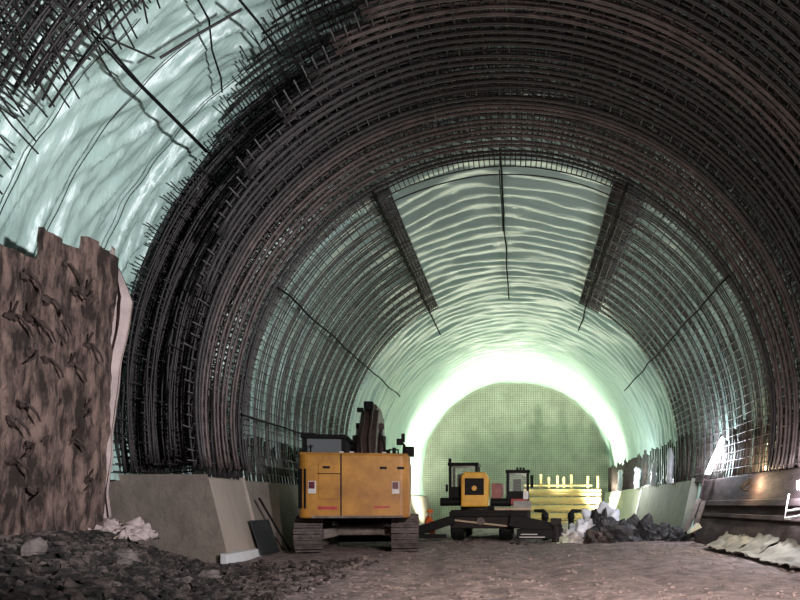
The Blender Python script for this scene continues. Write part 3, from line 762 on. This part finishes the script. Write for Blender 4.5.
# ------------------------------------------------------------------ outrigger machine with two cabs
cr = empty('mobile_crane', (-1.36, 24.5, 0), 'dark outrigger carrier with yellow engine cover and two black cabs, in the middle distance', 'mobile crane')
ch = MB().bb(-1.5, 1.75, -.3, 5.5, .5, 1.24).build('chassis', 'dark_metal', cr, bevel=.05)
MB().bb(-1.52, 1.6, -.42, -.28, .98, 1.18).build('rear_beam', 'black', ch, bevel=.02)
MB().bb(.3, 1.75, -.5, -.1, 1.24, 1.34).build('deck_plank', 'wood', ch, bevel=.01)
MB().beam((-1.3, -.46, .84), (.85, -.46, .6), .05, .07).build('tie_rod', 'wood', ch)
MB().cyl((-.25, -.5, .8), (-.25, -.38, .8), .16, 14).build('hub_cover', 'mud_metal', ch)
def wheel(x, y):
    b = MB(); prof = [(-.25, .2), (-.28, .42), (-.2, .5), (.2, .5), (.28, .42), (.25, .2)]
    n = 22; o = len(b.v)
    for i in range(n):
        a = 2 * pi * i / n
        for (px, r) in prof: b.v.append(Vector((x + px, y + r * cos(a), .5 + r * sin(a))))
    k = len(prof)
    for i in range(n):
        for j in range(k):
            b.f.append((i * k + j, i * k + (j + 1) % k, ((i + 1) % n) * k + (j + 1) % k, ((i + 1) % n) * k + j))
    w = b.build('wheel', 'black', cr)
    MB().cyl((x - .12, y, .5), (x + .12, y, .5), .22, 16).build('wheel_rim', 'mud_metal', w)
for x in (-1.22, .75):
    for y in (.3, 3.9): wheel(x, y)
# outriggers
for (A, B, hh) in (((-1.3, -.6, .88), (-3.05, -.6, .32), .36), ((.9, -.6, .86), (2.95, -.6, .42), .5)):
    o = MB().beam(A, B, .42, hh).build('outrigger_beam', 'black', cr, bevel=.03)
    MB().cyl((B[0], -.6, .05), (B[0], -.6, B[2] + .1), .09, 12).build('outrigger_jack', 'dark_metal', o)
    MB().cyl((B[0], -.6, -.02), (B[0], -.6, .08), .26, 16).build('outrigger_foot', 'dark_metal', o)
MB().bb(1.2, 2.75, -.98, -.5, .12, .5).build('tool_box', 'black', cr, bevel=.03)
for z, x0, x1 in ((.28, 1.35, 2.0), (.17, 1.3, 2.3)): MB().bb(x0, x1, -.995, -.97, z, z + .04).build('reflective_strip', 'offwhite', cr)
MB().bb(-2.9, -1.6, -.9, -.62, .14, .3).build('step', 'black', cr, bevel=.02)
# superstructure
MB().cyl((-.45, .5, 1.24), (-.45, .5, 1.42), .7, 22).build('turntable', 'dark_metal', cr)
hd = MB().prism([(-1.04, 1.38), (.02, 1.38), (.06, 2.5), (-.06, 2.76), (-.9, 2.78), (-1.04, 2.6)], 1, -.55, .9).build('engine_cover', 'yellow_bright', cr, bevel=.06)
g = MB().bb(-.88, -.12, -.60, -.54, 1.85, 2.52).build('grille', 'black', hd, bevel=.02)
for i in range(6): MB().bb(-.86, -.14, -.615, -.59, 1.9 + i * .1, 1.925 + i * .1).build('grille_slat', 'dark_metal', g)
MB().cyl((-.50, -.64, 2.12), (-.50, -.60, 2.12), .1, 16).build('round_badge', 'yellow_bright', g)
def cabin(x0, x1, y0, y1, z0, z1, zs, nm_):
    c_ = MB().bb(x0, x1, y0, y1, z0, zs).build(nm_, 'black', cr, bevel=.04)
    for x in (x0 + .06, x1 - .06):
        for y in (y0 + .06, y1 - .06): MB().bb(x - .055, x + .055, y - .05, y + .05, zs - .05, z1 - .08).build('cab_pillar', 'black', c_)
    MB().bb(x0 - .04, x1 + .04, y0 - .05, y1 + .05, z1 - .14, z1).build('cab_roof', 'black', c_, bevel=.04)
    for y in (y0 + .04, y1 - .04): MB().bb(x0 + .1, x1 - .1, y - .01, y + .01, zs, z1 - .14).build('window', 'glass_light', c_)
    for x in (x0 + .04, x1 - .04): MB().bb(x - .01, x + .01, y0 + .1, y1 - .1, zs, z1 - .14).build('side_window', 'glass_light', c_)
    MB().bb(x0 + .3, x1 - .35, y0 + .5, y0 + .75, zs - .1, zs + .55).build('driver_seat', 'black', c_, bevel=.05)
    return c_
c1_ = cabin(-1.62, -.42, .2, 1.7, 1.5, 3.2, 2.2, 'operator_cab')
MB().bb(-1.62, -1.5, .12, .2, 3.2, 3.36).build('roof_lamp', 'black', c1_)
MB().bb(-1.76, -1.66, .3, .38, 2.0, 2.3).build('mirror', 'black', c1_)
c2_ = cabin(.72, 1.72, 1.6, 3.0, 1.62, 2.98, 2.05, 'driver_cab')
MB().bb(1.76, 1.9, 1.5, 1.6, 2.2, 2.75).build('mirror', 'black', c2_, bevel=.02)
for x in (1.2, 1.34, 1.48): MB().cyl((x, 1.9, 2.96), (x, 1.9, 3.1), .05, 8).build('beacon', 'black', c2_)
MB().bb(.9, 1.62, 1.45, 1.6, 1.42, 1.72).build('red_panel', 'red', cr, bevel=.02)
MB().bb(1.45, 1.68, 1.4, 1.5, 1.7, 2.05).build('white_panel', 'white', cr, bevel=.02)
MB().bb(1.05, 1.78, -.2, .5, 1.24, 1.62).build('storage_crate', 'grey', cr, bevel=.03)
MB().prism([(.3, 1.7), (5.2, 2.0), (5.2, 2.5), (.3, 2.35)], 0, .14, .56).build('telescopic_boom', 'dull_red', cr, bevel=.03)
MB().cyl((-1.95, .2, 1.58), (-1.0, .2, 1.58), .17, 14).build('hydraulic_tank', 'black', cr)
MB().cyl((.1, .3, 1.56), (.95, .3, 1.56), .17, 14).build('winch_drum', 'black', cr)
# bent pipes standing by the machine
for (px, d, flip, lab) in ((545, 24.6, 1, 'black bent standpipe right beside the dark outrigger carrier'), (571, 25.6, -1, 'black bent standpipe between the carrier and the plastic heap')):
    A = P(px, 524, d); zt = P(px, 511, d).z
    b = MB().tube([(A.x, d, 0), (A.x, d, zt - .1), (A.x - .06 * flip, d, zt), (A.x - .45 * flip, d, zt + .02)], [.12, .12, .09, .05], 10)
    b.cyl((A.x, d, zt - .35), (A.x, d, zt - .1), .15, 10)
    tag(b.build('standpipe', 'black', base=True, smooth=True), lab, 'pipe', 'black standpipes')
b = MB().tube([P(556, 542, 23.6), P(555, 520, 23.6)], [.16, .1], 8); b.bb(*(lambda c: (c.x - .2, c.x + .2, c.y - .15, c.y + .15, c.z - .1, c.z + .15))(P(556, 522, 23.6)))
tag(b.build('bollard', 'dark_metal', base=True), 'short dark post with a block head at the right end of the carrier beam', 'post')

# ------------------------------------------------------------------ kneeling worker
def person(loc):
    J = {'pelvis': ((0, 0, .47), .15), 'belly': ((.01, .02, .62), .145), 'chest': ((.03, .06, .82), .18), 'neck': ((.04, .09, .98), .085), 'chin': ((.04, .12, 1.03), .075), 'head': ((.04, .12, 1.12), .105), 'crown': ((.04, .12, 1.18), .085),
         'hipL': ((-.11, .0, .44), .1), 'kneeL': ((-.13, .38, .42), .075), 'ankL': ((-.13, .36, .06), .05), 'toeL': ((-.13, .55, .04), .04),
         'hipR': ((.11, .0, .44), .1), 'kneeR': ((.13, .32, .09), .075), 'ankR': ((.13, -.14, .07), .05), 'toeR': ((.13, -.2, .04), .04),
         'shL': ((-.17, .06, .89), .075), 'elL': ((-.25, .22, .66), .05), 'wrL': ((-.17, .42, .58), .034), 'paL': ((-.15, .49, .56), .036),
         'shR': ((.23, .06, .89), .075), 'elR': ((.30, .22, .66), .05), 'wrR': ((.20, .42, .56), .034), 'paR': ((.18, .49, .54), .036), 'nose': ((.04, .225, 1.11), .018)}
    E = [('pelvis', 'belly'), ('belly', 'chest'), ('chest', 'neck'), ('neck', 'chin'), ('chin', 'head'), ('head', 'crown'), ('head', 'nose')]
    for s in 'LR':
        E += [('pelvis', 'hip' + s), ('hip' + s, 'knee' + s), ('knee' + s, 'ank' + s), ('ank' + s, 'toe' + s), ('chest', 'sh' + s), ('sh' + s, 'el' + s), ('el' + s, 'wr' + s), ('wr' + s, 'pa' + s)]
        pa = Vector(J['pa' + s][0]); sg = -1 if s == 'L' else 1
        for k, (dx, l) in enumerate(((-.03, .06), (-.01, .07), (.012, .065), (.032, .05))):
            a_, b_ = f'f{s}{k}a', f'f{s}{k}b'
            J[a_] = (tuple(pa + Vector((dx, .05, -.01))), .010); J[b_] = (tuple(pa + Vector((dx, .05 + l * .7, -.01 - l * .6))), .008)
            E += [('pa' + s, a_), (a_, b_)]
        J['t' + s] = (tuple(pa + Vector((-sg * .05, .01, .01))), .010); J['u' + s] = (tuple(pa + Vector((-sg * .06, .05, -.01))), .009)
        E += [('pa' + s, 't' + s), ('t' + s, 'u' + s)]
    names = list(J); ix = {n: i for i, n in enumerate(names)}
    me = bpy.data.meshes.new('person'); me.from_pydata([J[n][0] for n in names], [(ix[a], ix[b_]) for a, b_ in E], [])
    o = bpy.data.objects.new('person', me); COL.objects.link(o)
    m = o.modifiers.new('skin', 'SKIN'); m.use_smooth_shade = True
    for i, n in enumerate(names):
        r = J[n][1]; sv = me.skin_vertices[0].data[i]; sv.radius = (r, r); sv.use_root = n == 'pelvis'
    o.modifiers.new('sub', 'SUBSURF').levels = 1
    dg = bpy.context.evaluated_depsgraph_get()
    me2 = bpy.data.meshes.new_from_object(o.evaluated_get(dg)); o.modifiers.clear(); o.data = me2
    for k in ('hivis', 'skin', 'dark_cloth'): me2.materials.append(M[k])
    skin = [n for n in names if n[0] in 'ftu' or n in ('chin', 'head', 'crown', 'nose', 'paL', 'paR', 'neck')]
    pts_ = [(Vector(J[n][0]), n) for n in names]
    for p in me2.polygons:
        n = min(pts_, key=lambda q: (q[0] - p.center).length)[1]
        p.material_index = 1 if n in skin else (2 if n.startswith(('toe', 'ank')) else 0); p.use_smooth = True
    o.location = loc
    b = MB().blob((.04, .115, 1.165), (.135, .15, .12), 3, 0, 14, 10, flat=-.02); b.blob((.04, .2, 1.15), (.10, .12, .012), 3, 0, 12, 6)
    b.build('helmet', 'helmet', o, smooth=True)
    for x in (.0, .08): MB().blob((x, .208, 1.125), (.014, .01, .01), 1, 0, 8, 6).build('eye', 'black', o, smooth=True)
    MB().bb(.015, .065, .200, .214, 1.065, 1.072).build('mouth', 'dull_red', o)
    return o
pw = P(427, 530, 25.6)
o = person((pw.x, 25.6, gz(pw.x, 25.6) + .02)); o.rotation_euler.z = RAD(-60)
tag(o, 'person in orange work clothes and orange helmet crouching left of the outrigger carrier', 'person')

# ------------------------------------------------------------------ yellow formwork at the far end
D = 48.5
fw = empty('formwork', (3.3, D, 0), 'yellow timber formwork wall with upright posts before the far bulkhead', 'formwork')
x0, x1 = P(524, 500, D).x, P(601, 500, D).x
rows = [488.5, 496.5, 504.5, 512.5, 520.5, 526.5]
for i in range(5):
    z0, z1 = P(0, rows[i + 1], D).z, P(0, rows[i], D).z
    MB().bb(x0, x1, D, D + .12, z0 + .06, z1 - .06).build('board', 'wood_yellow', fw, world=True, bevel=.01)
    MB().bb(x0, x1, D - .10, D, z0 + .2, z0 + .3).build('rail', 'wood_yellow', fw, world=True)
for px in (528, 541, 549, 557.5, 564, 571.5, 588, 598):
    x = P(px, 0, D).x; zt = P(0, 473 + (px % 5), D).z
    MB().bb(x - .09, x + .09, D + .12, D + .26, -.05, zt).build('post', 'wood_yellow', fw, world=True)
MB().bb(x0, P(592, 0, D).x, D + .06, D + .12, P(0, 486.4, D).z, P(0, 484.8, D).z).build('handrail', 'wood_yellow', fw, world=True)
# rebar mesh on the bulkhead
bm_ = empty('end_rebar_mesh', (XC, 52.5, 0), 'fine rebar grid covering the round far bulkhead', 'rebar mesh')
for i in range(80):
    x = -7.9 + 15.8 * i / 79; h = math.sqrt(max(0, 8.05 ** 2 - x * x))
    MB().tube([(XC + x, 52.5, max(0, ZC - h)), (XC + x, 52.5, ZC + h)], .011, 4).build('upright_bar', 'rebar_grey', bm_, world=True)
for j in range(64):
    z = .1 + 11.8 * j / 63; h = math.sqrt(max(0.01, 8.05 ** 2 - (z - ZC) ** 2))
    MB().tube([(XC - h, 52.46, z), (XC + h, 52.46, z)], .011, 4).build('cross_bar', 'rebar_grey', bm_, world=True)

# ------------------------------------------------------------------ heap in front of the right kicker
def heap(px, py, w, h, d, m, lab, name='tarp', cat='tarp', seed=0, grp='dark tarps heaped on the right', amp=.35, dp=.6):
    c = P(px, py, d); z = gz(c.x, d); hh = c.z - z
    o = MB().blob((c.x, d, z), (w, dp, hh), seed, amp, 44, 28, 2.8 if m in ('plastic', 'offwhite') else 2.2, flat=-.03).build(name, m, base=True, smooth=m in ('plastic', 'offwhite'))
    return tag(o, lab, cat, grp)
PG = 'plastic sheets heaped on the right'
heap(604, 512, 1.05, 1, 25.6, 'plastic', 'pale crumpled plastic sheet on top of the dark heap, the highest one', 'plastic_sheet', 'sheet', 1, PG, .3)
heap(585, 522, .75, 1, 25.0, 'plastic', 'crumpled bluish plastic sheet at the left side of the heap', 'plastic_sheet', 'sheet', 2, PG, .3)
heap(571, 532, .55, 1, 24.2, 'offwhite', 'whitish crumpled sheet low at the left foot of the heap', 'plastic_sheet', 'sheet', 3, PG, .3)
heap(613, 519, .95, 1, 24.4, 'tarp_dark', 'black tarp lump lying in front of the highest plastic sheet', seed=4)
heap(600, 514, .38, 1, 24.9, 'tarp_dark', 'small black bundle set into the front of the highest plastic sheet', seed=9)
heap(640, 519, .7, 1, 24.8, 'tarp_dark', 'black peaked tarp lump in the middle of the dark heap', seed=5)
heap(658, 525, .8, 1, 24.6, 'tarp_dark', 'black low tarp lump right of the peaked one', seed=6)
heap(678, 530, .6, 1, 24.2, 'tarp_dark', 'black flat tarp lump at the right end of the heap by the planks', seed=7)
heap(598, 531, .6, 1, 23.8, 'rubble', 'brown heap of debris before the plastic sheets', 'debris_pile', 'debris', 8, 'debris')
heap(562, 537, .35, 1, 23.7, 'concrete_pale', 'small pale block of debris beside the short dark post', 'debris_block', 'debris', 11, 'debris', .2, .3)
heap(519, 541, .35, 1, 22.6, 'rubble', 'small dark stone heap on the floor before the outrigger carrier', 'debris_pile', 'debris', 12, 'debris', .3, .4)

# ------------------------------------------------------------------ light
def lamp(kind, loc, power, col, size=.3, target=None, spot=None, blend=.5):
    l = bpy.data.lights.new('light', kind); l.energy = power; l.color = col
    if kind == 'AREA': l.size = size
    else: l.shadow_soft_size = size
    if spot: l.spot_size = RAD(spot); l.spot_blend = blend
    o = bpy.data.objects.new('light_source', l); COL.objects.link(o); o.location = loc
    if target is not None: o.rotation_euler = (Vector(target) - Vector(loc)).to_track_quat('-Z', 'Y').to_euler()
    return o
# floodlights standing on the ground before the bulkhead, thrown up and out at the lining
for k, (x, tx, tz, w) in enumerate(((-5.2, -9.5, 4.5, 'leftmost'), (-2.6, -5.5, 13, 'second from the left'), (.1, -.2, 14, 'middle'), (2.6, 4.5, 13, 'second from the right'), (5.0, 8.8, 4.5, 'rightmost'))):
    e = empty('ground_floodlight', (x, 46.6, 0), f'small ground floodlight aimed at the far lining, {w} of the row', 'lamp', 'ground floodlights at the far end')
    MB().bb(-.16, .16, -.08, .08, .22, .46).build('housing', 'dark_metal', e, bevel=.02)
    MB().bb(-.13, .13, -.05, .05, .44, .475).build('lens', 'white', e)
    for s in (-.12, .12): MB().cyl((s, 0, 0), (s, 0, .25), .02, 6).build('leg', 'dark_metal', e)
    lamp('SPOT', (x, 46.6, .7), 5200, (1., .985, .78), .12, (tx, 48.0, tz), 118 if abs(x) > 4 else 88, .8)
for x, tx in ((-3.2, -4.5), (.3, 0), (3.6, 4.5)):  # extra unseen spots, added without housings to graze the crown pleats
    lamp('SPOT', (x, 46.3, .8), 2500, (1., .985, .74), .1, (tx, 31, 11.5), 80, .8)
# unseen camera side spots: pale sheet, floor, and a fill added for ribs
lamp('SPOT', (5.5, 2.0, 4.4), 12000, (.95, .95, 1.), .3, (-9.5, 12.5, 6.4), 66, .9)
lamp('SPOT', (3.2, 1.0, 5.0), 11500, (1., .86, .80), .25, (2.0, 11.0, .0), 68, .9)
lamp('SPOT', (-2.5, 1.0, 2.2), 2500, (1., .9, .86), .3, (6.5, 14, 9.5), 90, .9)
# tube lamp, floodlight and warm lamp, then one added fill
pm = P(713, 456, 23.0)
lamp('POINT', pm + Vector((-.25, -.1, 0)), 500, (.86, .9, 1.), .2)
lamp('POINT', P(800, 485, 15.2) + Vector((-.25, -.05, 0)), 330, (.88, .9, 1.), .1)
lamp('POINT', P(762, 474, 18.6) + Vector((-.42, -.1, -.22)), 160, (1., .76, .45), .05)
lamp('POINT', (5.6, 36, 3.2), 500, (.95, .97, 1.), .2)  # unseen fill added to whiten the wrapped bars, no fixture

w = bpy.data.worlds.new('world'); SC.world = w; w.use_nodes = True
bg = w.node_tree.nodes['Background']; bg.inputs[0].default_value = (.8, .8, .9, 1); bg.inputs[1].default_value = .03

# ------------------------------------------------------------------ camera
cam = bpy.data.cameras.new('camera'); co = bpy.data.objects.new('camera', cam); COL.objects.link(co)
co.location = (0, 0, HC); co.rotation_euler = (RAD(90), 0, 0)
cam.sensor_width = 36; cam.lens = F / 800 * 36
cam.shift_x = -(VX - 400) / 800; cam.shift_y = (VY - 300) / 800
cam.clip_end = 200
SC.camera = co
SC.view_settings.view_transform = 'Standard'; SC.view_settings.look = 'None'
SC.view_settings.exposure = 0; SC.view_settings.gamma = 1; SC.view_settings.use_curve_mapping = False
